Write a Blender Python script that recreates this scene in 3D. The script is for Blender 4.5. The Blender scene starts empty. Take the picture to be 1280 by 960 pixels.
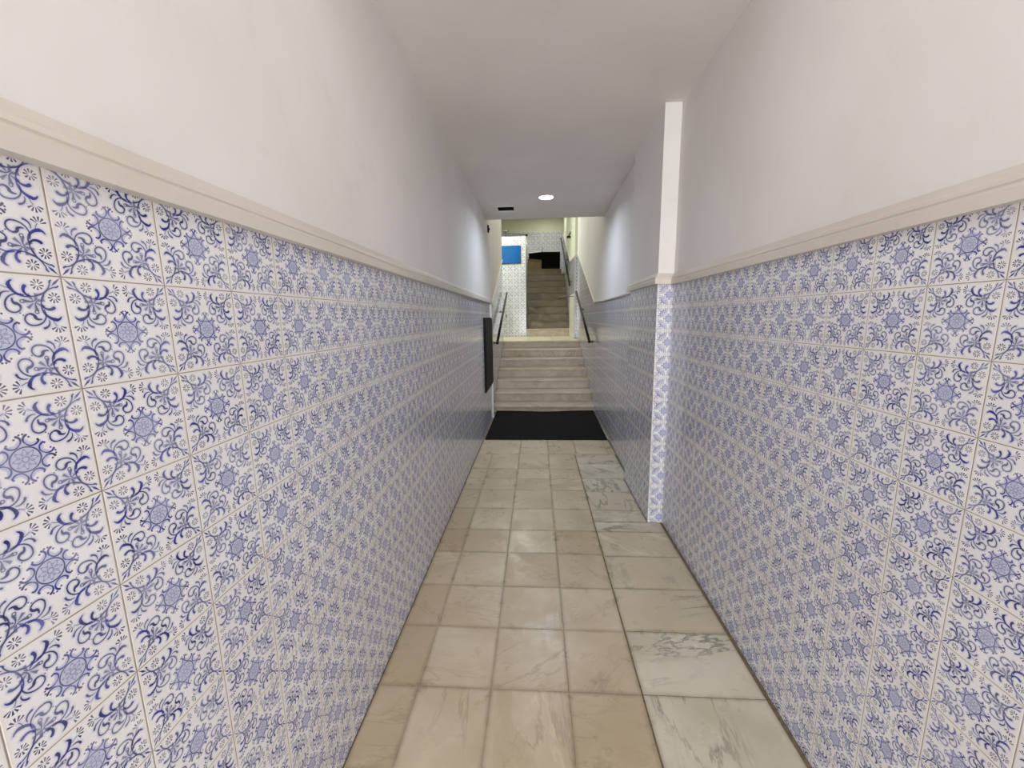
import bpy, bmesh, math, random
from mathutils import Matrix, Vector
random.seed(7)
S = 0.18                      # one wall tile is 18 cm; every coordinate below is in tiles, the camera foot is the origin
ZF, ZC = -9.4, 8.2            # corridor floor and ceiling, relative to the camera height
OFF = -ZF                     # lift so that the floor is z = 0
C = bpy.context.scene.collection
sc = bpy.context.scene

# ------------------------------------------------------------------ node helpers
class NT:
    """tiny expression helper on a node tree"""
    def __init__(s, tree): s.t = tree; s.n = tree.nodes; s.l = tree.links
    def new(s, typ, **kw):
        n = s.n.new(typ)
        for k, v in kw.items(): setattr(n, k, v)
        return n
    def put(s, sock, v):
        if isinstance(v, bpy.types.NodeSocket): s.l.new(v, sock)
        else:
            try: sock.default_value = v
            except Exception: sock.default_value = (v, v, v)
    def m(s, op, *a, clamp=False):
        n = s.new('ShaderNodeMath', operation=op); n.use_clamp = clamp
        for i, v in enumerate(a): s.put(n.inputs[i], v)
        return n.outputs[0]
    def add(s, a, b): return s.m('ADD', a, b)
    def sub(s, a, b): return s.m('SUBTRACT', a, b)
    def mul(s, a, b): return s.m('MULTIPLY', a, b)
    def mn(s, a, b): return s.m('MINIMUM', a, b)
    def mx(s, a, b): return s.m('MAXIMUM', a, b)
    def ab(s, a): return s.m('ABSOLUTE', a)
    def xyz(s, x=0., y=0., z=0.):
        n = s.new('ShaderNodeCombineXYZ')
        for i, v in enumerate((x, y, z)): s.put(n.inputs[i], v)
        return n.outputs[0]
    def sep(s, v):
        n = s.new('ShaderNodeSeparateXYZ'); s.put(n.inputs[0], v); return n.outputs
    def dist(s, p, c):
        n = s.new('ShaderNodeVectorMath', operation='DISTANCE'); s.put(n.inputs[0], p)
        n.inputs[1].default_value = (c[0], c[1], 0); return n.outputs['Value']
    def ramp(s, v, a, b, lo=0., hi=1.):
        n = s.new('ShaderNodeMapRange', interpolation_type='SMOOTHSTEP'); n.clamp = True
        for i, x in enumerate((v, a, b, lo, hi)): s.put(n.inputs[i], x)
        return n.outputs[0]
    def mix(s, f, a, b):
        n = s.new('ShaderNodeMix', data_type='RGBA')
        s.put(n.inputs[0], f)
        for i, v in ((6, a), (7, b)):
            if isinstance(v, tuple) and len(v) == 3: v = (*v, 1)
            s.put(n.inputs[i], v)
        return n.outputs[2]
    def noise(s, vec, scale, detail=4, rough=.5, dim='3D', dist=0.):
        n = s.new('ShaderNodeTexNoise', noise_dimensions=dim)
        if vec is not None: s.put(n.inputs['Vector'], vec)
        n.inputs['Scale'].default_value = scale; n.inputs['Detail'].default_value = detail
        n.inputs['Roughness'].default_value = rough; n.inputs['Distortion'].default_value = dist
        return n.outputs[0]
    def pos(s): return s.new('ShaderNodeNewGeometry').outputs['Position']
    def uv(s, name='UVMap'): return s.new('ShaderNodeUVMap', uv_map=name).outputs[0]
    def attr(s, name): return s.new('ShaderNodeAttribute', attribute_name=name).outputs

def srgb(r, g, b):
    f = lambda c: (c/255/12.92) if c/255 <= .04045 else ((c/255+.055)/1.055)**2.4
    return (f(r), f(g), f(b))

def material(name):
    m = bpy.data.materials.new(name); m.use_nodes = True
    b = m.node_tree.nodes['Principled BSDF']
    return m, NT(m.node_tree), b

def plain(name, col, rough=.5, metal=0., spec=.5, bump=0., bscale=60, var=0.):
    m, t, b = material(name)
    b.inputs['Roughness'].default_value = rough; b.inputs['Metallic'].default_value = metal
    b.inputs['Specular IOR Level'].default_value = spec
    nz = t.noise(t.pos(), bscale, 5)
    if var:
        c2 = tuple(c*(1-var) for c in col)
        t.put(b.inputs['Base Color'], t.mix(t.ramp(nz, .35, .7), col, c2))
    else: b.inputs['Base Color'].default_value = (*col, 1)
    if bump:
        bn = t.new('ShaderNodeBump'); bn.inputs['Strength'].default_value = bump; bn.inputs['Distance'].default_value = .003
        t.put(bn.inputs['Height'], nz); t.l.new(bn.outputs[0], b.inputs['Normal'])
    return m

# ------------------------------------------------------------------ painted wall tile
def azulejo(name, grout_u=.0055, grout_v=.0055, ink_dark=srgb(38, 40, 90), gloss=.10):
    m, t, b = material(name)
    uv = t.uv()
    w = t.noise(uv, 2.1, 2, dim='2D')
    x, y, _ = t.sep(uv)
    fu = t.m('FRACT', x); fv = t.m('FRACT', y)
    a0 = t.sub(.5, t.ab(t.sub(fu, .5))); b0 = t.sub(.5, t.ab(t.sub(fv, .5)))      # distance to the nearest joint
    s0 = t.mn(a0, b0); l0 = t.mx(a0, b0)
    P = t.xyz(s0, l0, 0)
    AA = .0035
    def inkof(d, aa=AA): return t.ramp(d, aa, -aa)
    def ring(c, r, wd): return t.sub(t.ab(t.sub(t.dist(P, c), r)), wd)
    def disk(c, r): return t.sub(t.dist(P, c), r)
    def dot2(dx, dy, v): return t.add(t.mul(dx, v[0]), t.mul(dy, v[1]))
    def arc(p0, p1, p2, w0, w1):
        """brush stroke along the circle through three points, half width w0 to w1"""
        (ax, ay), (bx, by), (cx, cy) = p0, p1, p2
        d = 2*(ax*(by-cy)+bx*(cy-ay)+cx*(ay-by))
        ux = ((ax*ax+ay*ay)*(by-cy)+(bx*bx+by*by)*(cy-ay)+(cx*cx+cy*cy)*(ay-by))/d
        uy = ((ax*ax+ay*ay)*(cx-bx)+(bx*bx+by*by)*(ax-cx)+(cx*cx+cy*cy)*(bx-ax))/d
        Rr = math.hypot(ax-ux, ay-uy)
        t0 = math.atan2(ay-uy, ax-ux); tm = math.atan2(by-uy, bx-ux); t2 = math.atan2(cy-uy, cx-ux)
        def rel(x, o): return (x-o) % (2*math.pi)
        if rel(tm, t0) < rel(t2, t0): span = rel(t2, t0); mid = t0+span/2; sg = 1
        else: span = rel(t0, t2); mid = t2+span/2; sg = -1
        mdir = (math.cos(mid), math.sin(mid)); tdir = (-sg*math.sin(mid), sg*math.cos(mid))
        dx = t.sub(s0, ux); dy = t.sub(l0, uy)
        th = t.m('ARCTAN2', dot2(dx, dy, tdir), dot2(dx, dy, mdir))
        n = t.new('ShaderNodeMapRange'); n.clamp = True
        for i, x_ in enumerate((th, -span/2, span/2, w0, w1)): t.put(n.inputs[i], x_)
        d_ = t.sub(t.ab(t.sub(t.dist(P, (ux, uy)), Rr)), n.outputs[0])
        d_ = t.mx(d_, t.mul(t.sub(t.ab(th), span/2), Rr))
        if w1 > .008: d_ = t.mn(d_, disk(p2, w1))
        return d_
    def flower(c, r0, r1, n=8, ph=0.):
        dx = t.sub(s0, c[0]); dy = t.sub(l0, c[1])
        th = t.m('ARCTAN2', dy, dx); rr = t.dist(P, c)
        k = t.m('COSINE', t.add(t.mul(th, float(n)), ph))
        rad = t.sub(t.ab(t.sub(rr, (r0+r1)/2)), (r1-r0)/2)
        return t.mx(rad, t.mul(t.sub(0., k), t.mul(rr, .20)))
    def union(*d):
        o = d[0]
        for e in d[1:]: o = t.mn(o, e)
        return o
    strong = union(arc((.175, .215), (.140, .284), (.097, .272), .0035, .0135),
                   arc((.183, .255), (.150, .345), (.098, .372), .0035, .015),
                   arc((.098, .374), (.070, .366), (.054, .345), .015, .004))
    thin = union(arc((.045, .090), (.128, .130), (.175, .215), .0045, .0065),
                 arc((.172, .285), (.188, .388), (.262, .418), .005, .0065),
                 arc((.262, .418), (.312, .372), (.281, .325), .0065, .006),
                 arc((.281, .325), (.252, .330), (.240, .352), .007, .013),
                 arc((.240, .356), (.222, .368), (.197, .366), .012, .005),
                 arc((.150, .375), (.160, .425), (.190, .443), .003, .009),
                 arc((.188, .200), (.222, .245), (.205, .300), .003, .005), ring((.222, .308), .012, .0035),
                 arc((.165, .120), (.150, .155), (.178, .205), .002, .0035), arc((.120, .372), (.112, .400), (.098, .425), .003, .002))
    fl = union(flower((.080, .185), .013, .046, 9), t.mx(flower((.088, .425), .018, .060, 11, .6), t.sub(.428, l0)))
    leafd = t.mul(t.sub(t.sub(l0, s0), t.mul(.42, t.mn(t.sub(s0, .010), t.sub(.085, s0)))), .7)
    leafd = t.mn(leafd, arc((.034, .078), (.045, .092), (.060, .098), .007, .004))
    bud = t.mx(flower((.225, .225), .012, .075, 7, 1.0), t.sub(.14, s0))
    rc = t.dist(P, (.5, .5))
    med_ring = t.sub(t.ab(t.sub(rc, .102)), .0055)
    dxc = t.sub(.5, s0); dyc = t.sub(.5, l0)
    thc = t.m('ARCTAN2', dyc, dxc)
    c8 = t.m('COSINE', t.mul(thc, 8.))
    inner = t.mx(t.sub(t.ab(t.sub(rc, t.add(.060, t.mul(c8, .022)))), .005), t.sub(rc, .095))
    inner2 = t.mn(t.sub(t.ab(t.sub(rc, .022)), .004), t.mx(t.sub(t.ab(t.sub(rc, t.add(.040, t.mul(c8, -.018)))), .004), t.sub(rc, .09)))
    curls = union(arc((.362, .391), (.398, .436), (.372, .479), .008, .004), arc((.372, .479), (.335, .492), (.302, .468), .004, .010),
                  disk((.322, .452), .008), disk((.358, .398), .009), disk((.318, .335), .006), disk((.292, .488), .008))
    dark_a = t.mx(t.mx(inkof(strong), inkof(curls)), inkof(leafd))
    thin_a = t.mx(t.mx(inkof(thin), inkof(fl, .004)), t.mx(inkof(med_ring), t.mul(inkof(t.mn(inner, inner2), .005), .7)))
    wash_r = t.add(.160, t.mul(c8, .018))
    wash = t.mul(t.ramp(t.sub(rc, wash_r), .010, -.010), .58)
    wash2 = t.mul(t.ramp(t.dist(P, (.230, .230)), .10, .03), .5)
    wash3 = t.mul(t.ramp(t.mn(strong, thin), .024, .0), .42)
    budi = t.mul(inkof(bud, .006), .75)
    base = t.mix(t.ramp(t.noise(uv, .5, 3, dim='2D'), .3, .7), srgb(231, 230, 230), srgb(225, 223, 223))
    edge = t.ramp(t.mn(a0, b0), .06, .0)
    base = t.mix(t.mul(edge, .4), base, srgb(222, 214, 198))
    col = t.mix(t.mx(t.mx(wash, wash2), wash3), base, srgb(150, 157, 204))
    inkmod = t.ramp(w, .3, .7, .72, 1.)
    ink = t.mix(t.ramp(t.noise(uv, 5., 2, dim='2D'), .38, .62), srgb(32, 34, 96), srgb(36, 46, 138))
    col = t.mix(t.mul(t.mx(thin_a, budi), t.mul(inkmod, .98)), col, ink_dark)
    col = t.mix(t.mul(dark_a, inkmod), col, ink)
    # grime patches worn into the glaze and joints
    gr = t.mx(t.ramp(a0, grout_u+.002, grout_u-.002), t.ramp(b0, grout_v+.002, grout_v-.002))
    gcol = t.mix(t.ramp(t.noise(t.pos(), 4., 3), .35, .65), srgb(158, 149, 140), srgb(132, 122, 112))
    col = t.mix(gr, col, gcol)
    t.put(b.inputs['Base Color'], col)
    t.put(b.inputs['Roughness'], t.add(t.mul(gr, .5), t.ramp(w, .3, .7, gloss, gloss+.06)))
    b.inputs['Specular IOR Level'].default_value = .5
    bn = t.new('ShaderNodeBump'); bn.inputs['Strength'].default_value = .35; bn.inputs['Distance'].default_value = .0015
    # every tile sits a hair out of plane
    h = t.add(t.ramp(t.mn(a0, b0), grout_u-.004, grout_u+.008), t.mul(t.noise(uv, 1.3, 1, dim='2D'), .8))
    t.put(bn.inputs['Height'], h); t.l.new(bn.outputs[0], b.inputs['Normal'])
    return m

def marble(name, light, dark, stain, veins=.5, vein_col=srgb(120, 120, 112), rough=.32, dirt=.5):
    m, t, b = material(name)
    at = t.attr('slab')                      # Color: random per slab
    uv = t.uv(); px = t.pos()
    r, g, bl = t.sep(at['Vector'])
    off = t.xyz(t.mul(r, 17.), t.mul(g, 31.), t.mul(bl, 9.))
    va = t.new('ShaderNodeVectorMath', operation='ADD'); t.put(va.inputs[0], px); t.put(va.inputs[1], off)
    p2 = va.outputs[0]
    cloud = t.ramp(t.noise(p2, 2.3, 5, .6), .3, .7)
    c1 = t.mix(cloud, light, dark)
    c1 = t.mix(t.ramp(r, .45, 1., 0., .55), c1, stain)
    # veins: distorted band, direction differs per slab
    rot = t.new('ShaderNodeVectorRotate', rotation_type='Z_AXIS'); t.put(rot.inputs['Vector'], p2); t.put(rot.inputs['Angle'], t.mul(t.add(g, -.5), 3.6))
    sx, sy, sz = t.sep(rot.outputs[0])
    st = t.xyz(t.mul(sx, 4.2), t.mul(sy, .9), t.mul(sz, 2.))
    nv = t.noise(st, 1.0, 6, .62, dist=.35)
    line = t.ramp(t.ab(t.sub(nv, .5)), .022, .0)
    mask = t.ramp(t.noise(p2, 1.7, 2), .42, .62)
    v2 = t.ramp(t.noise(st, 2.2, 5, .65, dist=.5), .56, .70)
    c1 = t.mix(t.mul(t.mul(t.mx(line, t.mul(v2, .8)), mask), veins), c1, vein_col)
    # one broad mineral band crossing some slabs
    bd = t.ab(t.sub(t.m('FRACT', t.add(t.mul(sx, .62), t.mul(nv, .35))), .5))
    c1 = t.mix(t.mul(t.ramp(bd, .055, .02), t.mul(t.ramp(t.m('FRACT', t.mul(bl, 7.3)), .45, .5), .42)), c1, stain)
    c1 = t.mix(t.mul(t.ramp(t.ab(t.sub(bd, .1)), .012, .003), t.mul(t.ramp(t.m('FRACT', t.mul(bl, 5.1)), .6, .65), .35)), c1, tuple(min(1, v*1.25) for v in light))
    # dirt held along the joints
    ux, uy, _ = t.sep(uv)
    e = t.mn(t.mn(ux, t.sub(at['Alpha'], ux)), 9.)
    u2 = t.uv('Edge'); ex, ey, _ = t.sep(u2)
    ed = t.mn(ex, ey)
    dn = t.noise(px, 6., 5, .65)
    dd = t.mul(t.ramp(t.add(ed, t.mul(t.sub(dn, .5), .22)), .13, -.05), dirt)
    c1 = t.mix(dd, c1, srgb(122, 106, 82))
    blot = t.mul(t.ramp(t.noise(px, 1.1, 4, .6), .52, .75), dirt*.55)
    c1 = t.mix(blot, c1, srgb(146, 130, 104))
    t.put(b.inputs['Base Color'], c1)
    t.put(b.inputs['Roughness'], t.ramp(dn, .3, .7, rough, rough+.18))
    bn = t.new('ShaderNodeBump'); bn.inputs['Strength'].default_value = .12; bn.inputs['Distance'].default_value = .002
    t.put(bn.inputs['Height'], t.noise(px, 14., 4)); t.l.new(bn.outputs[0], b.inputs['Normal'])
    return m

def plaster(name, c1, c2, rough=.85, bump=.25):
    m, t, b = material(name)
    n1 = t.noise(t.pos(), .9, 4, .55); n2 = t.noise(t.pos(), 7., 5, .6)
    c = t.mix(t.ramp(n1, .35, .68), c1, c2)
    c = t.mix(t.mul(t.ramp(n2, .58, .75), .25), c, tuple(v*.86 for v in c2))
    t.put(b.inputs['Base Color'], c); b.inputs['Roughness'].default_value = rough
    b.inputs['Specular IOR Level'].default_value = .35
    bn = t.new('ShaderNodeBump'); bn.inputs['Strength'].default_value = bump; bn.inputs['Distance'].default_value = .004
    t.put(bn.inputs['Height'], t.add(n2, t.mul(n1, 2.))); t.l.new(bn.outputs[0], b.inputs['Normal'])
    return m

M = {}
M['tile'] = azulejo('azulejo_tile')
M['plaster'] = plaster('wall_plaster', srgb(229, 225, 223), srgb(221, 217, 213))
M['ceil'] = plaster('ceiling_plaster', srgb(226, 220, 217), srgb(218, 212, 209), bump=.12)
M['cream'] = plaster('landing_plaster', srgb(216, 217, 198), srgb(208, 209, 190))
M['trim'] = plaster('trim_paint', srgb(214, 207, 197), srgb(204, 196, 185), rough=.45, bump=.3)
M['white'] = plain('white_paint', srgb(226, 224, 220), .4)
M['marble'] = marble('floor_marble', srgb(202, 189, 165), srgb(182, 166, 138), srgb(170, 151, 120), .38, srgb(140, 124, 98), rough=.24, dirt=.62)
M['slab'] = marble('border_marble', srgb(208, 201, 184), srgb(188, 179, 157), srgb(192, 178, 150), .75, srgb(98, 102, 94), rough=.24, dirt=.6)
M['step'] = marble('stair_marble', srgb(218, 206, 192), srgb(198, 184, 168), srgb(182, 164, 144), .5, srgb(130, 118, 104), dirt=.5)
M['landing'] = marble('landing_marble', srgb(226, 218, 192), srgb(210, 198, 166), srgb(204, 190, 156), .4, srgb(150, 136, 110), dirt=.3)
M['step2'] = marble('dim_brown_marble', srgb(118, 103, 74), srgb(94, 80, 56), srgb(92, 78, 52), .5, srgb(64, 54, 38), dirt=.6)  # brown stone, darkened further for the light fading up the flight
M['grout'] = plain('dirty_joint', srgb(122, 106, 84), .9, bump=.3, var=.4)
M['iron'] = plain('black_iron', srgb(24, 24, 24), .35, .6)
M['steel'] = plain('dull_steel', srgb(120, 120, 116), .3, .9)
M['black'] = plain('black_board', srgb(13, 13, 14), .6, spec=.2, bump=.1, bscale=30, var=.2)
M['panel'] = plain('matt_black', srgb(5, 5, 5), .8, spec=.05)
M['dark'] = plain('dark_void', srgb(16, 14, 13), .9, var=.3)
M['groove'] = plain('shadow_gap', srgb(70, 62, 56), .9)

def mat_rubber():
    m, t, b = material('rubber_mat')
    x, y, z = t.sep(t.pos())
    rib = t.m('SINE', t.mul(x, 420.))
    nz = t.noise(t.pos(), 3., 4)
    t.put(b.inputs['Base Color'], t.mix(t.ramp(nz, .35, .7), srgb(13, 13, 15), srgb(19, 19, 21)))
    b.inputs['Roughness'].default_value = .8; b.inputs['Specular IOR Level'].default_value = .12
    bn = t.new('ShaderNodeBump'); bn.inputs['Strength'].default_value = .5; bn.inputs['Distance'].default_value = .002
    t.put(bn.inputs['Height'], rib); t.l.new(bn.outputs[0], b.inputs['Normal'])
    return m
M['rubber'] = mat_rubber()
def mat_sign():
    m, t, b = material('blue_screen')
    b.inputs['Base Color'].default_value = (*srgb(8, 92, 178), 1); b.inputs['Roughness'].default_value = .18
    nz = t.noise(t.pos(), 2., 2)
    t.put(b.inputs['Base Color'], t.mix(nz, srgb(0, 78, 140), srgb(0, 88, 158)))
    return m
M['blue'] = mat_sign()
def mat_emit(name, col, s):
    m, t, b = material(name)
    b.inputs['Base Color'].default_value = (.9, .9, .9, 1)
    b.inputs['Emission Color'].default_value = (*col, 1); b.inputs['Emission Strength'].default_value = s
    nz = t.noise(t.pos(), 3., 1); t.put(b.inputs['Roughness'], t.ramp(nz, 0., 1., .3, .35))
    return m
M['led'] = mat_emit('led_diffuser', (.93, .96, 1.), 8.)
M['tube'] = mat_emit('tube_glass', (.93, 1., .86), 10.)

# ------------------------------------------------------------------ mesh helpers (tile units in, metres out)
def V(x, y, z): return (x*S, y*S, (z+OFF)*S)
def link(name, bm, mats, parent=None, smooth=False):
    me = bpy.data.meshes.new(name); bm.to_mesh(me); bm.free()
    for m in (mats if isinstance(mats, (list, tuple)) else [mats]): me.materials.append(m)
    if smooth:
        for p in me.polygons: p.use_smooth = True
    o = bpy.data.objects.new(name, me); C.objects.link(o)
    if parent:
        o.parent = parent; o.matrix_parent_inverse = Matrix.Translation(-Vector(parent.location))
    return o
def box(bm, x0, x1, y0, y1, z0, z1, mi=0, bev=0.):
    vs = [bm.verts.new(V(x, y, z)) for x in (x0, x1) for y in (y0, y1) for z in (z0, z1)]
    fs = []
    for q in ((0, 1, 3, 2), (4, 6, 7, 5), (0, 4, 5, 1), (2, 3, 7, 6), (0, 2, 6, 4), (1, 5, 7, 3)):
        f = bm.faces.new([vs[i] for i in q]); f.material_index = mi; fs.append(f)
    if bev:
        es = list({e for f in fs for e in f.edges})
        r = bmesh.ops.bevel(bm, geom=es, offset=bev*S, segments=2, affect='EDGES', profile=.6)
        for f in r['faces']: f.material_index = mi
    return vs
def prism(bm, pts, ax, a, b, mi=0):
    """pts: 2D outline; ax: axis of extrusion x|y|z from a to b"""
    def P(u, v, w): return V(w, u, v) if ax == 'x' else V(u, w, v) if ax == 'y' else V(u, v, w)
    A = [bm.verts.new(P(u, v, a)) for u, v in pts]; B = [bm.verts.new(P(u, v, b)) for u, v in pts]
    n = len(pts); fs = [bm.faces.new(A), bm.faces.new(B[::-1])]
    for i in range(n): fs.append(bm.faces.new((A[i], B[i], B[(i+1) % n], A[(i+1) % n])))
    for f in fs: f.material_index = mi
    bmesh.ops.recalc_face_normals(bm, faces=fs)
def tube(bm, pts, r, n=12, mi=0):
    pts = [Vector(V(*p)) for p in pts]; r = r*S; rings = []
    for i, p in enumerate(pts):
        d = (pts[min(i+1, len(pts)-1)] - pts[max(i-1, 0)]).normalized()
        u = d.cross(Vector((0, 0, 1)) if abs(d.z) < .9 else Vector((1, 0, 0))).normalized(); v = d.cross(u)
        rings.append([bm.verts.new(p + r*(math.cos(2*math.pi*k/n)*u + math.sin(2*math.pi*k/n)*v)) for k in range(n)])
    for A, B in zip(rings, rings[1:]):
        for k in range(n):
            f = bm.faces.new((A[k], A[(k+1) % n], B[(k+1) % n], B[k])); f.smooth = True; f.material_index = mi
    bm.faces.new(rings[0][::-1]); bm.faces.new(rings[-1])
def ball(bm, c, r):
    g = bmesh.ops.create_uvsphere(bm, u_segments=16, v_segments=10, radius=r*S, matrix=Matrix.Translation(V(*c)))
    for v in g['verts']:
        for f in v.link_faces: f.smooth = True
def lathe(bm, c, prof, n=48, axis='z', mi=0):
    """prof: list of (radius, height) in tiles"""
    rings = []
    for r, h in prof:
        ring = []
        for k in range(n):
            a = 2*math.pi*k/n
            p = (c[0]+r*math.cos(a), c[1]+r*math.sin(a), c[2]+h) if axis == 'z' else (c[0]+h, c[1]+r*math.cos(a), c[2]+r*math.sin(a)) if axis == 'x' else (c[0]+r*math.cos(a), c[1]+h, c[2]+r*math.sin(a))
            ring.append(bm.verts.new(V(*p)))
        rings.append(ring)
    fs = []
    for A, B in zip(rings, rings[1:]):
        for k in range(n): f = bm.faces.new((A[k], A[(k+1) % n], B[(k+1) % n], B[k])); f.smooth = True; f.material_index = mi; fs.append(f)
    for R_ in (rings[0], rings[-1]): fs.append(bm.faces.new(R_)); fs[-1].material_index = mi
    bmesh.ops.recalc_face_normals(bm, faces=fs)
def structure(name, bm, mats, smooth=False):
    o = link(name, bm, mats, smooth=smooth); o['kind'] = 'structure'; return o
def tag(o, label, cat, group=None):
    o['label'] = label; o['category'] = cat
    if group: o['group'] = group
    return o
def thing(name, loc, label, cat, group=None):
    o = bpy.data.objects.new(name, None); C.objects.link(o); o.location = V(*loc); o.empty_display_size = .1
    return tag(o, label, cat, group)

# tiled/plastered wall: slabs of quads with a tile UV; quads given as 3D corner lists
def wall_quad(bm, uvl, corners, mi, uvs=None):
    vs = [bm.verts.new(V(*c)) for c in corners]; f = bm.faces.new(vs); f.material_index = mi
    if uvs:
        for lp, uv in zip(f.loops, uvs): lp[uvl].uv = uv
    return f
def wall(name, runs, mats, thick_dir=None, extra=None):
    """runs: list of quads (corners, material index, uv list or None)"""
    bm = bmesh.new(); uvl = bm.loops.layers.uv.new('UVMap')
    for c, mi, uv in runs: wall_quad(bm, uvl, c, mi, uv)
    if extra: extra(bm)
    return structure(name, bm, mats)

# planar wall running in y (nearly constant x): bottom polyline/top polyline in (y,z)
def side_quads(x0, x1, y0, y1, za0, za1, zb0, zb1, mi, ph=None, flip=False):
    """quad between (x0,y0,za0..zb0) and (x1,y1,za1..zb1)"""
    c = [(x0, y0, za0), (x1, y1, za1), (x1, y1, zb1), (x0, y0, zb0)]
    uv = None
    if ph: uv = [(p[1]-ph[0], p[2]-ph[1]) for p in c]
    if flip:
        c = c[::-1]; uv = uv[::-1] if uv else None
    return (c, mi, uv)
def face_quads(xa, xb, y, z0, z1, mi, ph=None, flip=False):
    c = [(xa, y, z0), (xb, y, z0), (xb, y, z1), (xa, y, z1)]
    uv = [(p[0]-ph[0], p[2]-ph[1]) for p in c] if ph else None
    if flip: c = c[::-1]; uv = uv[::-1] if uv else None
    return (c, mi, uv)

XL, XR = -4.18, 5.73                       # corridor walls
Y0 = -20.0                                  # the street entrance, behind the camera
YE = 35.4                                  # end of the low corridor ceiling
ZTL, ZTR = 1.34, 1.28                      # top of the tiling
HL = 20.0                                  # stairwell ceiling
YL = 53.5; ZL = -3.08                      # landing edge / level
SXL, SXR = -4.45, 5.8                      # stairwell walls
LPH = (3.383, .417); RPH = (5.371, .367)
MW = [M['tile'], M['plaster'], M['cream'], M['white'], M['groove']]

# ------------------------------------------------------------------ setting: walls
# left corridor wall
q = [side_quads(XL, XL, Y0, 37.1, ZF, ZF, ZTL, ZTL, 0, LPH), side_quads(XL, XL, Y0, 37.1, ZTL, ZTL, ZC, ZC, 1),
     face_quads(SXL-.1, XL, 37.1, ZF, ZTL, 0, LPH, True), face_quads(SXL-.1, XL, 37.1, ZTL, ZC, 1, None, True),
     side_quads(XL, XL, YE, 37.1, ZC, ZC, HL, HL, 1), face_quads(SXL-.1, XL, 37.1, ZC, HL, 1, None, True)]
def backs_left(bm): box(bm, XL-.9, XL-.02, Y0, 37.05, ZF-.3, ZC+.4, 1)
wall('wall_left', q, MW, extra=backs_left)
# left stairwell wall, tiling rises with the stairs up to the landing corner
def slope_z(y): return 1.39 + (y-40.7)*(7.91-1.39)/(55.14-40.7)
q = [side_quads(SXL, SXL, 37.05, 40.7, ZF, ZF, 1.36, 1.39, 0, LPH), side_quads(SXL, SXL, 37.05, 40.7, 1.36, 1.39, HL, HL, 1),
     side_quads(SXL, SXL, 40.7, YL+.6, ZF, ZF, 1.39, slope_z(YL+.6), 0, LPH), side_quads(SXL, SXL, 40.7, YL+.6, 1.39, slope_z(YL+.6), HL, HL, 1),
     face_quads(-5.3, SXL, YL+.6, ZF, slope_z(YL+.6), 0, LPH, True), face_quads(-5.3, SXL, YL+.6, slope_z(YL+.6), HL, 2, None, True)]
def backs_ls(bm): box(bm, -5.3, SXL-.02, 37.1, YL+.55, ZF-.3, HL, 2)
wall('wall_stair_left', q, MW, extra=backs_ls)
# right corridor wall, main part, pilaster, and the part up to the landing
PX, PY0, PY1 = 5.08, 17.5, 22.4
q = [side_quads(XR, XR, Y0, PY0, ZF, ZF, ZTR, ZTR, 0, RPH, True), side_quads(XR, XR, Y0, PY0, ZTR, ZTR, ZC, ZC, 1, None, True)]
def backs_r(bm): box(bm, XR+.02, XR+.9, Y0, PY0+.1, ZF-.3, ZC+.4, 1)
wall('wall_right', q, MW, extra=backs_r)
q = [face_quads(PX, XR, PY0, ZF, 1.33, 0, (PX, .367)), face_quads(PX, XR, PY0, 1.33, ZC, 1),
     side_quads(PX, PX, PY0, PY1, ZF, ZF, 1.33, 1.33, 0, (PY0, .367), True), side_quads(PX, PX, PY0, PY1, 1.33, 1.33, ZC, ZC, 1, None, True),
     face_quads(PX, XR, PY1, ZF, 1.33, 0, (PX, .367), True), face_quads(PX, XR, PY1, 1.33, ZC, 1, None, True)]
def backs_p(bm): box(bm, PX+.04, XR+.9, PY0+.02, PY1-.02, ZF-.3, ZC+.4, 1)
wall('wall_pilaster', q, MW, extra=backs_p)
def xr(y): return 5.36 + (y-PY1)*(SXR-5.36)/(41-PY1) if y < 41 else SXR
YR = 58.5
q = [side_quads(xr(PY1), xr(YE), PY1, YE, ZF, ZF, 1.27, 1.3, 0, RPH, True), side_quads(xr(PY1), xr(YE), PY1, YE, 1.27, 1.3, ZC, ZC, 1, None, True),
     side_quads(xr(YE), xr(41), YE, 41, ZF, ZF, 1.3, 1.42, 0, RPH, True), side_quads(xr(YE), xr(41), YE, 41, 1.3, 1.42, HL, HL, 1, None, True),
     side_quads(SXR, SXR, 41, YR, ZF, ZF, 1.42, slope_z(YR)-.6, 0, RPH, True), side_quads(SXR, SXR, 41, YR, 1.42, slope_z(YR)-.6, HL, HL, 1, None, True)]
def backs_rs(bm): box(bm, SXR+.03, SXR+.9, PY1-.1, YR+.1, ZF-.3, HL, 1)
wall('wall_stair_right', q, MW, extra=backs_rs)
# return beside the upper flight, then the upper flight's right wall
X2 = 5.5; YB = 85.0; YF = 66.0; XP = -1.64
q = [face_quads(X2-.06, SXR, YR, ZF, 8.35, 0, (X2, .3)), face_quads(X2-.06, SXR, YR, 8.35, HL, 2),
     side_quads(X2-.06, X2, YR, YF, ZF, ZF, 8.35, 8.6, 0, RPH, True), side_quads(X2-.06, X2, YR, YF, 8.35, 8.6, HL, HL, 2, None, True),
     side_quads(X2, X2, YF, YB, ZF, ZF, 8.6, 17.0, 0, RPH, True), side_quads(X2, X2, YF, YB, 8.6, 17.0, HL, HL, 2, None, True)]
def backs_u(bm): box(bm, X2+.05, SXR+.9, YR+.02, YB+.5, ZF-.3, HL, 2)
wall('wall_upper_right', q, MW, extra=backs_u)
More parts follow.
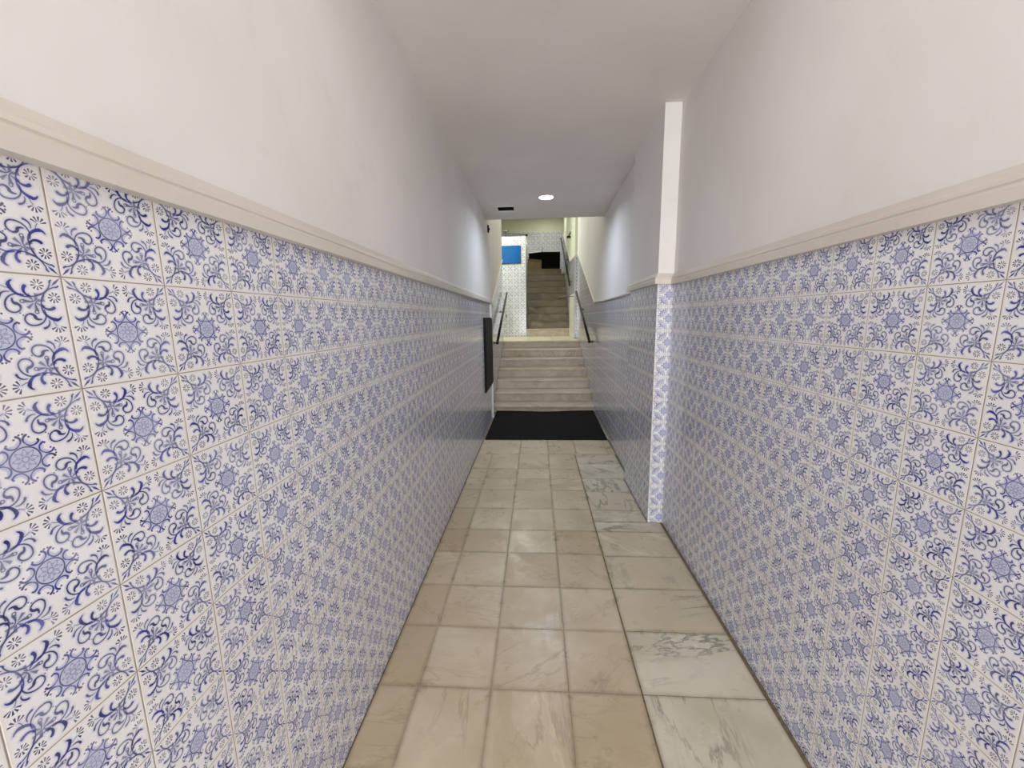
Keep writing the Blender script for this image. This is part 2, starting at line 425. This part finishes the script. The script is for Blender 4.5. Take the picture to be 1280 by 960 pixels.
# parapet wall facing the landing
XA = -10.5
q = [face_quads(XA, XP, YF, ZF, 12.5, 0, (XP, .3)),
     side_quads(XP, XP, YF, YF+.8, ZF, ZF, 12.5, 12.5, 3, None)]
def backs_pp(bm): box(bm, XA, XP-.01, YF+.02, YF+.8, ZF, 12.48, 2); box(bm, XA, XP, YF-.05, YF+.8, 12.48, 12.66, 3)
wall('wall_parapet', q, MW, extra=backs_pp)
# back wall and left alcove wall
q = [face_quads(XA, SXR+.9, YB, ZF, 17.0, 0, (0, .4)), face_quads(XA, SXR+.9, YB, 17.0, HL, 2)]
def backs_b(bm): box(bm, XA, SXR+.9, YB+.02, YB+.8, ZF, HL, 2)
wall('wall_back', q, MW, extra=backs_b)
q = [side_quads(XA, XA, YL, YB, ZF, ZF, 4., 4., 0, LPH), side_quads(XA, XA, YL, YB, 4., 4., HL, HL, 2),
     face_quads(XA, -5.3, YL+.3, ZF, HL, 2, None, True)]
def backs_a(bm): box(bm, XA-.6, XA-.02, YL, YB+.8, ZF, HL, 2); box(bm, XA, -5.25, YL-.4, YL+.28, ZF, HL, 2)
wall('wall_alcove', q, MW, extra=backs_a)

# ------------------------------------------------------------------ ceilings (the corridor one has the open hatch cut in it)
HX0, HX1, HY0, HY1 = -2.9, -1.65, 31.5, 33.0
bm = bmesh.new()
T = .10
for a in ((XL-.9, HX0, Y0, YE), (HX1, XR+.9, Y0, YE), (HX0, HX1, Y0, HY0), (HX0, HX1, HY1, YE)):
    box(bm, a[0], a[1], a[2], a[3], ZC, ZC+T)
structure('ceiling', bm, M['ceil'])
bm = bmesh.new(); box(bm, XL-.9, XR+.9, YE-.5, YE, ZC+T, HL)
structure('wall_header', bm, M['cream'])
bm = bmesh.new(); box(bm, XA-.6, SXR+.9, YE-.5, YB+.8, HL, HL+.4)
structure('ceiling_stairwell', bm, M['cream'])

# ------------------------------------------------------------------ trims
def trim_profile(h0, h1, depth):
    # outline (offset from wall, height): board with a bead above
    return [(0, h0), (depth, h0), (depth, h0+.17), (depth-.03, h0+.205), (depth-.03, h0+.215), (depth-.015, h0+.235),
            (depth-.03, h0+.29), (depth-.08, h0+.33), (.02, h1), (0, h1)]
def trim_run(name, segs, prof, sgn):
    """segs: list of (x, y, z) path points of the wall line at tiling top; profile extends along sgn*x"""
    bm = bmesh.new(); rings = []
    for (x, y, z, dx, dy) in segs:
        rings.append([bm.verts.new(V(x+dx*o, y+dy*o, z+h)) for o, h in prof])
    fs = []
    for A, B in zip(rings, rings[1:]):
        n = len(A)
        for k in range(n): fs.append(bm.faces.new((A[k], A[(k+1) % n], B[(k+1) % n], B[k])))
    fs.append(bm.faces.new(rings[0])); fs.append(bm.faces.new(rings[-1]))
    bmesh.ops.recalc_face_normals(bm, faces=fs)
    return structure(name, bm, M['trim'])
pf = trim_profile(0, .44, .16)
pts = []
for i in range(48):
    y = Y0 + (37.1-Y0)*i/47
    pts.append((XL, y, ZTL-.02+.012*math.sin(y*.9)*random.random(), 1, 0))
trim_run('trim_1', pts, pf, 1)
pts = [(XR, Y0 + (PY0-Y0)*i/24, ZTR-.02, -1, 0) for i in range(24)]
pts += [(XR, PY0, ZTR, -1, -1), (PX, PY0, 1.31, -1, -1), (PX, PY1, 1.31, -1, 1), (XR, PY1, 1.31, -1, 1)]
trim_run('trim_2', pts, pf, -1)
pf3 = [(0, 0), (.10, 0), (.10, .10), (.02, .14), (0, .14)]
trim_run('trim_3', [(xr(PY1), PY1+.1, 1.25, -1, 0), (xr(YE), YE, 1.28, -1, 0), (xr(40.9), 40.9, 1.40, -1, 0), (SXR, YR, slope_z(YR)-.6, -1, 0)], pf3, -1)
trim_run('trim_4', [(SXL, 37.15, 1.34, 1, 0), (SXL, 40.7, 1.37, 1, 0), (SXL, YL+.6, slope_z(YL+.6), 1, 0)], pf3, 1)
bm = bmesh.new(); box(bm, XL-.02, XL+.10, 36.85, 37.13, ZF, ZTL-.03, 0, .02)
structure('trim_5', bm, M['white'])                    # white corner bead at the end of the left wall
bm = bmesh.new(); prism(bm, [(YR-.03, 8.3), (YR-.03, 8.5), (YF, 8.75), (YB, 17.15), (YB, 17.0), (YF, 8.6)], 'x', X2-.16, X2-.0)
structure('trim_6', bm, M['trim'])
bm = bmesh.new(); box(bm, X2-.16, X2-.02, YR-.04, YF, ZL, 3.3, 0, .02)
structure('trim_7', bm, M['white'])                    # pale stone jamb at the foot of the upper flight

# ------------------------------------------------------------------ floor: bed + individually cut slabs in one mesh
def slabs(bm, rects, z, th, mi, gap=.012):
    uvl = bm.loops.layers.uv.get('UVMap') or bm.loops.layers.uv.new('UVMap')
    el = bm.loops.layers.uv.get('Edge') or bm.loops.layers.uv.new('Edge')
    cl = bm.loops.layers.float_color.get('slab') or bm.loops.layers.float_color.new('slab')
    for (x0, x1, y0, y1) in rects:
        n0 = set(bm.faces)
        zz = z + random.uniform(-.006, .006)
        N = 6
        rnd = (random.random(), random.random(), random.random(), 1)
        xs = [x0+gap + (x1-x0-2*gap)*i/N for i in range(N+1)]; ys = [y0+gap + (y1-y0-2*gap)*i/N for i in range(N+1)]
        e = .018
        def h(i, j): return zz - (.006 if i in (0, N) or j in (0, N) else 0)
        xs[1] = xs[0]+e; xs[-2] = xs[-1]-e; ys[1] = ys[0]+e; ys[-2] = ys[-1]-e
        g = [[bm.verts.new(V(xs[i], ys[j], h(i, j))) for j in range(N+1)] for i in range(N+1)]
        for i in range(N):
            for j in range(N):
                f = bm.faces.new((g[i][j], g[i+1][j], g[i+1][j+1], g[i][j+1])); f.material_index = mi
                for lp, (a, b_) in zip(f.loops, ((i, j), (i+1, j), (i+1, j+1), (i, j+1))):
                    ux, uy = xs[a]-x0, ys[b_]-y0; W, H = x1-x0, y1-y0
                    lp[uvl].uv = (ux, uy); lp[el].uv = (min(ux, W-ux), min(uy, H-uy)); lp[cl] = rnd
        # skirts
        border = [(i, 0) for i in range(N+1)] + [(N, j) for j in range(1, N+1)] + [(i, N) for i in range(N-1, -1, -1)] + [(0, j) for j in range(N-1, 0, -1)]
        low = [bm.verts.new(V(xs[i], ys[j], z-th)) for i, j in border]
        nb = len(border)
        for k in range(nb):
            a, b_ = border[k], border[(k+1) % nb]
            f = bm.faces.new((g[a[0]][a[1]], low[k], low[(k+1) % nb], g[b_[0]][b_[1]])); f.material_index = mi
            for lp in f.loops: lp[el].uv = (0, 0); lp[cl] = rnd
rows = [Y0, -18, -16, -14.5, -12.9, -10.9, -8.9, -6.9, -4.9, -3.0, -1.0, .95, 2.9, 4.85, 6.8, 8.8, 10.86, 12.78, 14.85, 16.62, 18.65, 20.85, 22.4, 24.0, 26.75]
bm = bmesh.new()
rA = []; rB = []
for y0, y1 in zip(rows, rows[1:]):
    if abs(y0-22.4) < .01: y0 = 20.85+ (24-20.85)/2
    if abs(y1-22.4) < .01: y1 = 20.85+ (24-20.85)/2
    xs = [XL+.03, -3.10, -1.21, .78, 2.60]
    for a, b_ in zip(xs, xs[1:]): rA.append((a, b_, y0, y1))
for y0, y1 in ((Y0, -17), (-17, -13), (-13, -9.5), (-9.5, -6), (-6, -3.6), (-3.6, -1.2), (-1.2, .9), (.9, 2.9), (2.9, 4.8), (4.8, 6.78), (6.78, 8.81), (8.81, 10.88), (10.88, 12.82), (12.82, 14.74), (14.74, 16.6)):
    rB.append((2.63, XR-.10, y0, y1))
rB.append((2.63, XR-.10, 16.6, 17.45)); rB[-1] = (2.63, XR-.10, 16.6, 17.48)
for y0, y1 in ((17.48, 18.59), (18.59, 20.69), (20.69, 22.5)): rB.append((2.63, PX-.02, y0, y1))
for y0, y1 in ((22.5, 24.9), (24.9, 26.75)): rB.append((2.63, xr(23)-.03, y0, y1))
for a, b_ in ((XL+.03, -1.2), (-1.2, .8), (.8, 2.75), (2.75, 4.95), (4.95, xr(27)-.03)): rA.append((a, b_, 26.75, 30.2))
for a, b_ in ((XL+.03, .8), (.8, 5.6)):
    rA.append((a, b_, 30.2, 34.9)); rA.append((a, b_, 34.9, 39.6))
slabs(bm, rA, ZF, .12, 0, .001); slabs(bm, rB, ZF+.004, .12, 1, .009)
box(bm, XL-.9, SXR+.9, Y0, 41.0, ZF-.5, ZF-.022, 2)
structure('floor', bm, [M['marble'], M['slab'], M['grout']])
# doorstep and entrance frame behind the viewer are left out; the opening itself is the light

# ------------------------------------------------------------------ staircase
def stone_block(name, x0, x1, y0, y1, z0, z1, mat, parent, bev=.03, poly=None):
    bm = bmesh.new()
    if poly: prism(bm, poly, 'z', z0, z1)
    else: box(bm, x0, x1, y0, y1, z0, z1, 0, bev)
    uvl = bm.loops.layers.uv.new('UVMap'); el = bm.loops.layers.uv.new('Edge'); cl = bm.loops.layers.float_color.new('slab')
    rnd = (random.random()*.8, random.random(), random.random(), 1)
    for f in bm.faces:
        for lp in f.loops:
            co = lp.vert.co/S; lp[el].uv = (min(co.x-x0, x1-co.x)+.02, min(abs(co.z-OFF-z0), abs(z1-co.z+OFF))*.6+.05); lp[cl] = rnd; lp[uvl].uv = (co.x, co.z)
    return link(name, bm, mat, parent)
N1, R1, G1, YN1, ZN1 = 7, .948, 2.37, 39.3, -8.77
st = thing('staircase', (.6, YN1, ZF), 'short straight flight of pale marble steps rising from the black mat', 'staircase')
for k in range(N1):
    y = YN1 + k*G1; z = ZN1 + k*R1
    if k == N1-1: y = YL
    zb = ZF-.01 if k == 0 else ZN1+(k-1)*R1
    x0, x1 = SXL+.0, (xr(y) if y < 41 else SXR)
    stone_block('riser', x0+.004, x1-.004, y+.14, y+.34, zb, z-.15, M['step'], st, .01)
    yend = (YN1+(k+1)*G1+.34) if k < N1-1 else YL+.9
    stone_block('tread', x0+.004, x1-.004, y, yend, z-.15, z, M['step'], st, .05)
# landing floor
bm = bmesh.new()
slabs(bm, [(a, b_, y0, y1) for a, b_ in ((XA, -7), (-7, SXL), (SXL, -1.1), (-1.1, 2.3), (2.3, 5.75)) for y0, y1 in ((YL+.9, 58.0), (58.0, 62.), (62., YF))], ZL, .2, 0)
box(bm, XA, SXR, YL+.5, YB, ZL-.8, ZL-.05, 1)
structure('floor_landing', bm, [M['landing'], M['grout']])
# upper flight
R2, G2 = 1.25, 1.65
s2 = thing('staircase', (2, YF, ZL), 'upper flight of dark brown stone steps beyond the landing, winding left at its top', 'staircase')
for k in range(1, 11):
    y = YF + (k-1)*G2; z = ZL + k*R2; zb = z-R2
    x0, x1 = XP+.01, X2-.02
    y_r = y
    if k == 1: stone_block('riser', x0, x1, y+.04, y+.25, zb, z-.13, M['step'], s2, .01); stone_block('tread', x0, x1, y-.04, y+G2+.27, z-.13, z, M['step'], s2, .04); continue
    if k < 10:
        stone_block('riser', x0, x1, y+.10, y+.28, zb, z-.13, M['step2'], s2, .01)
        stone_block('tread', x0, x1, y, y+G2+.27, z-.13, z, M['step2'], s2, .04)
    else:
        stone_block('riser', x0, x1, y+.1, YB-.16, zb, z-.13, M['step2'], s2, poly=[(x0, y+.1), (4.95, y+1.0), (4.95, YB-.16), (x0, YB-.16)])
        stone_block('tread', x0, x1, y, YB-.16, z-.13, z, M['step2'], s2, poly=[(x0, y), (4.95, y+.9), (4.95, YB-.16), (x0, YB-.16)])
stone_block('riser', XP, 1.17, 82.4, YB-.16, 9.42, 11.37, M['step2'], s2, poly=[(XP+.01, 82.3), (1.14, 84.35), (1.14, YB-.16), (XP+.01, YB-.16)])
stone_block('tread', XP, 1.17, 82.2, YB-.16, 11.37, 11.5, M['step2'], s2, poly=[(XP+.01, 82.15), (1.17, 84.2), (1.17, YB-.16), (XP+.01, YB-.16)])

# ------------------------------------------------------------------ things
# floor mat
bm = bmesh.new()
nx, ny = 28, 20
top = []; bot = []
for i in range(nx+1):
    for j in range(ny+1):
        u, v = i/nx, j/ny
        y = 30.0 + v*9.35; x = (XL+.12) + u*(xr(y)-.12-(XL+.12))
        lift = .02*math.sin(u*9)*v + .035*max(0, v-.8)*5*(.5+.5*math.sin(u*5+2.4))*2.2
        top.append(bm.verts.new(V(x, y, ZF+.075+lift))); bot.append(bm.verts.new(V(x, y, ZF+.006+lift*.9)))
I = lambda i, j: i*(ny+1)+j
for i in range(nx):
    for j in range(ny):
        bm.faces.new((top[I(i, j)], top[I(i+1, j)], top[I(i+1, j+1)], top[I(i, j+1)]))
        bm.faces.new((bot[I(i, j)], bot[I(i, j+1)], bot[I(i+1, j+1)], bot[I(i+1, j)]))
for i in range(nx):
    for j, fl in ((0, 0), (ny, 1)): bm.faces.new((top[I(i, j)], bot[I(i, j)], bot[I(i+1, j)], top[I(i+1, j)]))
for j in range(ny):
    for i in (0, nx): bm.faces.new((top[I(i, j)], top[I(i, j+1)], bot[I(i, j+1)], bot[I(i, j)]))
bmesh.ops.recalc_face_normals(bm, faces=bm.faces[:])
tag(link('floor_mat', bm, M['rubber']), 'large black rubber floor mat lying at the foot of the stairs', 'mat')

# black board on the left wall
wb = thing('wall_box', (XL, 34.5, -6.0), 'square black panel mounted low on the left tiled wall before the stairs', 'panel')
bm = bmesh.new(); box(bm, XL-.0, XL+.10, 31.7, 37.0, -6.0, .05, 0, .015); link('housing', bm, M['black'], wb)
bm = bmesh.new(); box(bm, XL+.10, XL+.15, 31.85, 36.85, -5.85, -.1, 0, .02); link('door', bm, M['black'], wb)

# ceiling downlight
dl = thing('ceiling_light', (.73, 29.42, ZC), 'small round white recessed lamp shining in the corridor ceiling', 'ceiling light')
bm = bmesh.new(); lathe(bm, (.73, 29.42, ZC), [(.56, 0), (.56, -.02), (.55, -.04), (.50, -.04), (.48, -.02), (.48, 0)]); link('rim', bm, M['white'], dl)
bm = bmesh.new(); lathe(bm, (.73, 29.42, ZC), [(.47, -.005), (.47, -.04), (.42, -.06), (.25, -.07)]); link('diffuser', bm, M['led'], dl)

dl2 = thing('ceiling_light', (.73, 7.0, ZC), 'round recessed lamp in the corridor ceiling nearest the street entrance', 'ceiling light')
bm = bmesh.new(); lathe(bm, (.73, 7.0, ZC), [(.56, 0), (.56, -.02), (.55, -.04), (.50, -.04), (.48, -.02), (.48, 0)]); link('rim', bm, M['white'], dl2)
bm = bmesh.new(); lathe(bm, (.73, 7.0, ZC), [(.47, -.005), (.47, -.04), (.42, -.06), (.25, -.07)]); link('diffuser', bm, M['led'], dl2)

# open ceiling hatch
hx = thing('ceiling_hatch', (HX0, HY0, ZC+T), 'dark open rectangular access hatch in the ceiling left of the lamp', 'hatch')
bm = bmesh.new()
for a in ((HX0-.1, HX0, HY0-.1, HY1+.1), (HX1, HX1+.1, HY0-.1, HY1+.1), (HX0, HX1, HY0-.1, HY0), (HX0, HX1, HY1, HY1+.1)):
    box(bm, a[0], a[1], a[2], a[3], ZC+T+.001, ZC+1.8)
box(bm, HX0-.1, HX1+.1, HY0-.1, HY1+.1, ZC+1.8, ZC+1.9)
link('shaft', bm, M['dark'], hx)
bm = bmesh.new()
for a in ((HX0-.09, HX0+.01, HY0-.09, HY1+.09), (HX1-.01, HX1+.09, HY0-.09, HY1+.09), (HX0+.01, HX1-.01, HY0-.09, HY0+.01), (HX0+.01, HX1-.01, HY1-.01, HY1+.09)):
    box(bm, a[0], a[1], a[2], a[3], ZC-.03, ZC-.001)
link('frame', bm, M['ceil'], hx)

# small dark sensor high on the left wall
sn = thing('wall_sensor', (XL, 36.2, 7.85), 'tiny dark sensor high on the left wall just under the ceiling', 'sensor')
bm = bmesh.new(); box(bm, XL+.0, XL+.12, 36.02, 36.42, 7.35, 7.95, 0, .03); link('body', bm, M['black'], sn)
bm = bmesh.new(); lathe(bm, (XL+.12, 36.22, 7.62), [(.11, 0), (.10, .05), (.05, .08)], 20, 'x'); link('lens', bm, M['dark'], sn)

# handrails
def handrail(xw, sgn, xo, p0, p1, brs, label, wall_x):
    h = thing('handrail', (xw, p0[0], p0[1]), label, 'handrail', 'handrails of the lower flight' if p0[0] < 50 else None)
    X = xw + sgn*xo
    bm = bmesh.new(); tube(bm, [(X, p0[0], p0[1]), (X, p1[0], p1[1])], .135, 14); link('rail', bm, M['iron'], h)
    bm = bmesh.new(); ball(bm, (X, p0[0]-.03, p0[1]-.03), .17); link('end_knob', bm, M['iron'], h)
    for y in brs:
        z = p0[1] + (y-p0[0])*(p1[1]-p0[1])/(p1[0]-p0[0])
        bm = bmesh.new(); tube(bm, [(X, y, z-.06), (X, y, z-.22), (X-sgn*.06, y, z-.3), (wall_x(y)+sgn*.03, y, z-.3)], .045, 8)
        lathe(bm, (wall_x(y), y, z-.3), [(.14, 0), (.14, .04*sgn), (.09, .07*sgn)], 16, 'x')
        link('bracket', bm, M['iron'], h)
    return h
handrail(SXR, -1, .42, (41.2, -2.45), (55.6, 3.38), (41.7, 50.2), 'black iron handrail on the right wall of the lower flight', lambda y: SXR-.003)
handrail(SXL, 1, .42, (41.3, -2.5), (56.2, 3.4), (41.9, 50.3), 'black iron handrail on the left wall of the lower flight', lambda y: SXL+.003)
handrail(X2, -1, .50, (61.6, 4.75), (84.2, 15.6), (63.5, 73.0), 'dark handrail on the right wall of the upper flight', lambda y: X2-(.06 if y < 66 else .003))
# rail along the parapet
pr = thing('parapet_rail', (XP, YF+.4, 12.66), 'thin horizontal steel rail on top of the wall above the blue panel', 'rail')
bm = bmesh.new(); tube(bm, [(XA+.05, YF+.4, 13.55), (-4.6, YF+.4, 13.3), (XP+.15, YF+.4, 12.95)], .07, 10); link('rail', bm, M['steel'], pr)
bm = bmesh.new(); ball(bm, (XP+.2, YF+.4, 12.93), .19); link('end_knob', bm, M['iron'], pr)
for x in (-2.4, -6.5):
    bm = bmesh.new(); tube(bm, [(x, YF+.4, 12.64), (x, YF+.4, 13.1)], .05, 8); link('post', bm, M['steel'], pr)
# blue panel on the parapet wall
bp = thing('wall_screen', (-4.3, YF, 8.6), 'bright blue rectangular panel hung on the pale tiled wall of the landing', 'panel')
bm = bmesh.new(); box(bm, -6.6, -2.40, YF-.16, YF-.0, 8.55, 11.3, 0, .03); link('casing', bm, M['black'], bp)
bm = bmesh.new(); box(bm, -6.52, -2.46, YF-.19, YF-.155, 8.60, 11.22, 0, .01); link('screen', bm, M['blue'], bp)
# small flood lamp over the parapet at the left
lm = thing('wall_lamp', (-4.76, YF+.4, 13.2), 'small dark oval lamp above the left end of the landing wall', 'lamp')
bm = bmesh.new(); g = bmesh.ops.create_uvsphere(bm, u_segments=20, v_segments=12, radius=1, matrix=Matrix.Translation(V(-4.78, YF+.1, 13.62)) @ Matrix.Diagonal((.55*S, .25*S, .14*S, 1)))
for f in bm.faces: f.smooth = True
link('shade', bm, M['steel'], lm)
bm = bmesh.new(); tube(bm, [(-4.78, YF+.1, 13.5), (-4.78, YF+.3, 13.3), (-4.78, YF+.4, 12.66)], .05, 8); link('arm', bm, M['iron'], lm)
# camera bracket at the right, above the upper flight
cm = thing('security_camera', (X2, 66.9, 13), 'small dark security camera bracketed high on the right wall above the upper flight', 'camera')
bm = bmesh.new(); box(bm, X2-.62, X2-.05, 66.2, 67.0, 12.35, 12.62, 0, .05); link('body', bm, M['iron'], cm)
bm = bmesh.new(); tube(bm, [(X2-.25, 66.6, 12.6), (X2-.2, 66.6, 12.95), (X2-.02, 66.6, 13.1)], .09, 10); lathe(bm, (X2-.002, 66.6, 13.1), [(.22, 0), (.22, -.08), (.15, -.12)], 18, 'x'); link('mount', bm, M['iron'], cm)
bm = bmesh.new(); lathe(bm, (X2-.34, 66.2, 12.48), [(.11, 0), (.11, -.05), (.07, -.07)], 18, 'y'); link('lens', bm, M['dark'], cm)
# flat black shape filling the dark area behind the winding steps
bb = thing('black_shape', (1.7, YB, 9.7), 'flat black shape on the far wall behind the top steps of the upper flight', 'board')
bm = bmesh.new(); prism(bm, [(-1.46, 9.5), (1.15, 9.5), (1.15, 13.17), (-1.45, 12.92)], 'y', YB-.12, YB-.01); prism(bm, [(1.15, 9.5), (4.9, 9.5), (4.9, 13.1), (1.15, 13.17)], 'y', YB-.14, YB-.01)
link('board', bm, M['panel'], bb)
bm = bmesh.new(); prism(bm, [(-1.5, 12.93), (1.15, 13.18), (1.15, 13.38), (-1.5, 13.12)], 'y', YB-.25, YB-.01); link('ledge', bm, M['white'], bb)
# white conduit
bm = bmesh.new(); tube(bm, [(1.28, YB-.12, 13.4), (1.28, YB-.12, 17.0)], .11, 12)
tag(link('wall_conduit', bm, M['white']), 'thin vertical white pipe on the far tiled wall above the black shape', 'pipe')
# thin dark bar crossing the upper steps
bm = bmesh.new(); tube(bm, [(5.42, YR+.3, 2.95), (4.9, 59.4, 2.93), (3.4, 61.5, 2.72)], .05, 8)
tag(link('barrier_bar', bm, M['iron']), 'thin dark bar jutting left from the wall corner across the upper steps', 'bar')
# socket plate low on the landing wall
bm = bmesh.new(); box(bm, -5.05, -4.75, YF-.06, YF-.0, .1, .5, 0, .02)
tag(link('switch_plate', bm, M['steel']), 'tiny dark switch plate low on the landing wall beside the left handrail', 'switch')

# ------------------------------------------------------------------ camera
R = Vector((0.9980978033672187, 0.05973898330289529, -0.015232491177393226))
U = Vector((0.005249824983403368, 0.16382340736299236, 0.986475712087035))
F = Vector((-0.06142649470038639, 0.984679209221925, -0.16319816382210905))
cam = bpy.data.objects.new('camera', bpy.data.cameras.new('camera')); C.objects.link(cam)
mw = Matrix((R, U, -F)).transposed().to_4x4(); mw.translation = Vector(V(0, 0, 0)); cam.matrix_world = mw
cam.data.sensor_width = 36; cam.data.lens = 499.2878/1280*36; cam.data.clip_start = .02
sc.camera = cam

# ------------------------------------------------------------------ light
w = bpy.data.worlds.new('sky'); sc.world = w; w.use_nodes = True
w.node_tree.nodes['Background'].inputs[0].default_value = (1.0, .95, .90, 1)
w.node_tree.nodes['Background'].inputs[1].default_value = 0.6
def area(name, loc, rot, sx, sy, power, col, shape='RECTANGLE', spread=None):
    l = bpy.data.lights.new(name, 'AREA'); l.shape = shape; l.size = sx*S; l.size_y = sy*S; l.energy = power; l.color = col
    if spread: l.spread = math.radians(spread)
    o = bpy.data.objects.new(name, l); C.objects.link(o); o.location = V(*loc); o.rotation_euler = [math.radians(a) for a in rot]; return o
area('daylight_through_entrance', ((XL+XR)/2, Y0+.1, -.6), (90, 0, 0), 9.7, 17.4, 204, (.955, .98, 1.))     # faces +y
area('downlight_near', (.73, 7.0, ZC-.15), (0, 0, 0), 1.0, 1.0, 3, (1., .97, .93), 'DISK')
area('downlight', (.73, 29.42, ZC-.15), (0, 0, 0), 1.0, 1.0, 15.5, (.72, .84, 1.), 'DISK', 160)
area('landing_tube', (-8.2, 61, 14.5), (0, -28, 0), 1.2, 6, 27, (.9, 1., .88))
area('stairwell_lamp', (-3.5, 59.5, HL-.3), (0, 0, 0), 2, 2, 46, (1., 1., .92))
area('flight_fill', (.6, 44, HL-.3), (0, 0, 0), 2, 2, 13, (1., .98, .92))  # unseen fill light, added to brighten the lower steps
area('upper_fill', (2, 79, HL-.3), (0, 0, 0), 2, 2, 14, (1., 1., .9))  # unseen fill light, added to lift the far wall
sc.view_settings.view_transform = 'Standard'; sc.view_settings.look = 'None'; sc.view_settings.gamma = 1; sc.view_settings.use_curve_mapping = False
sc.view_settings.exposure = 0.08
sc.cycles.max_bounces = 10; sc.cycles.diffuse_bounces = 6
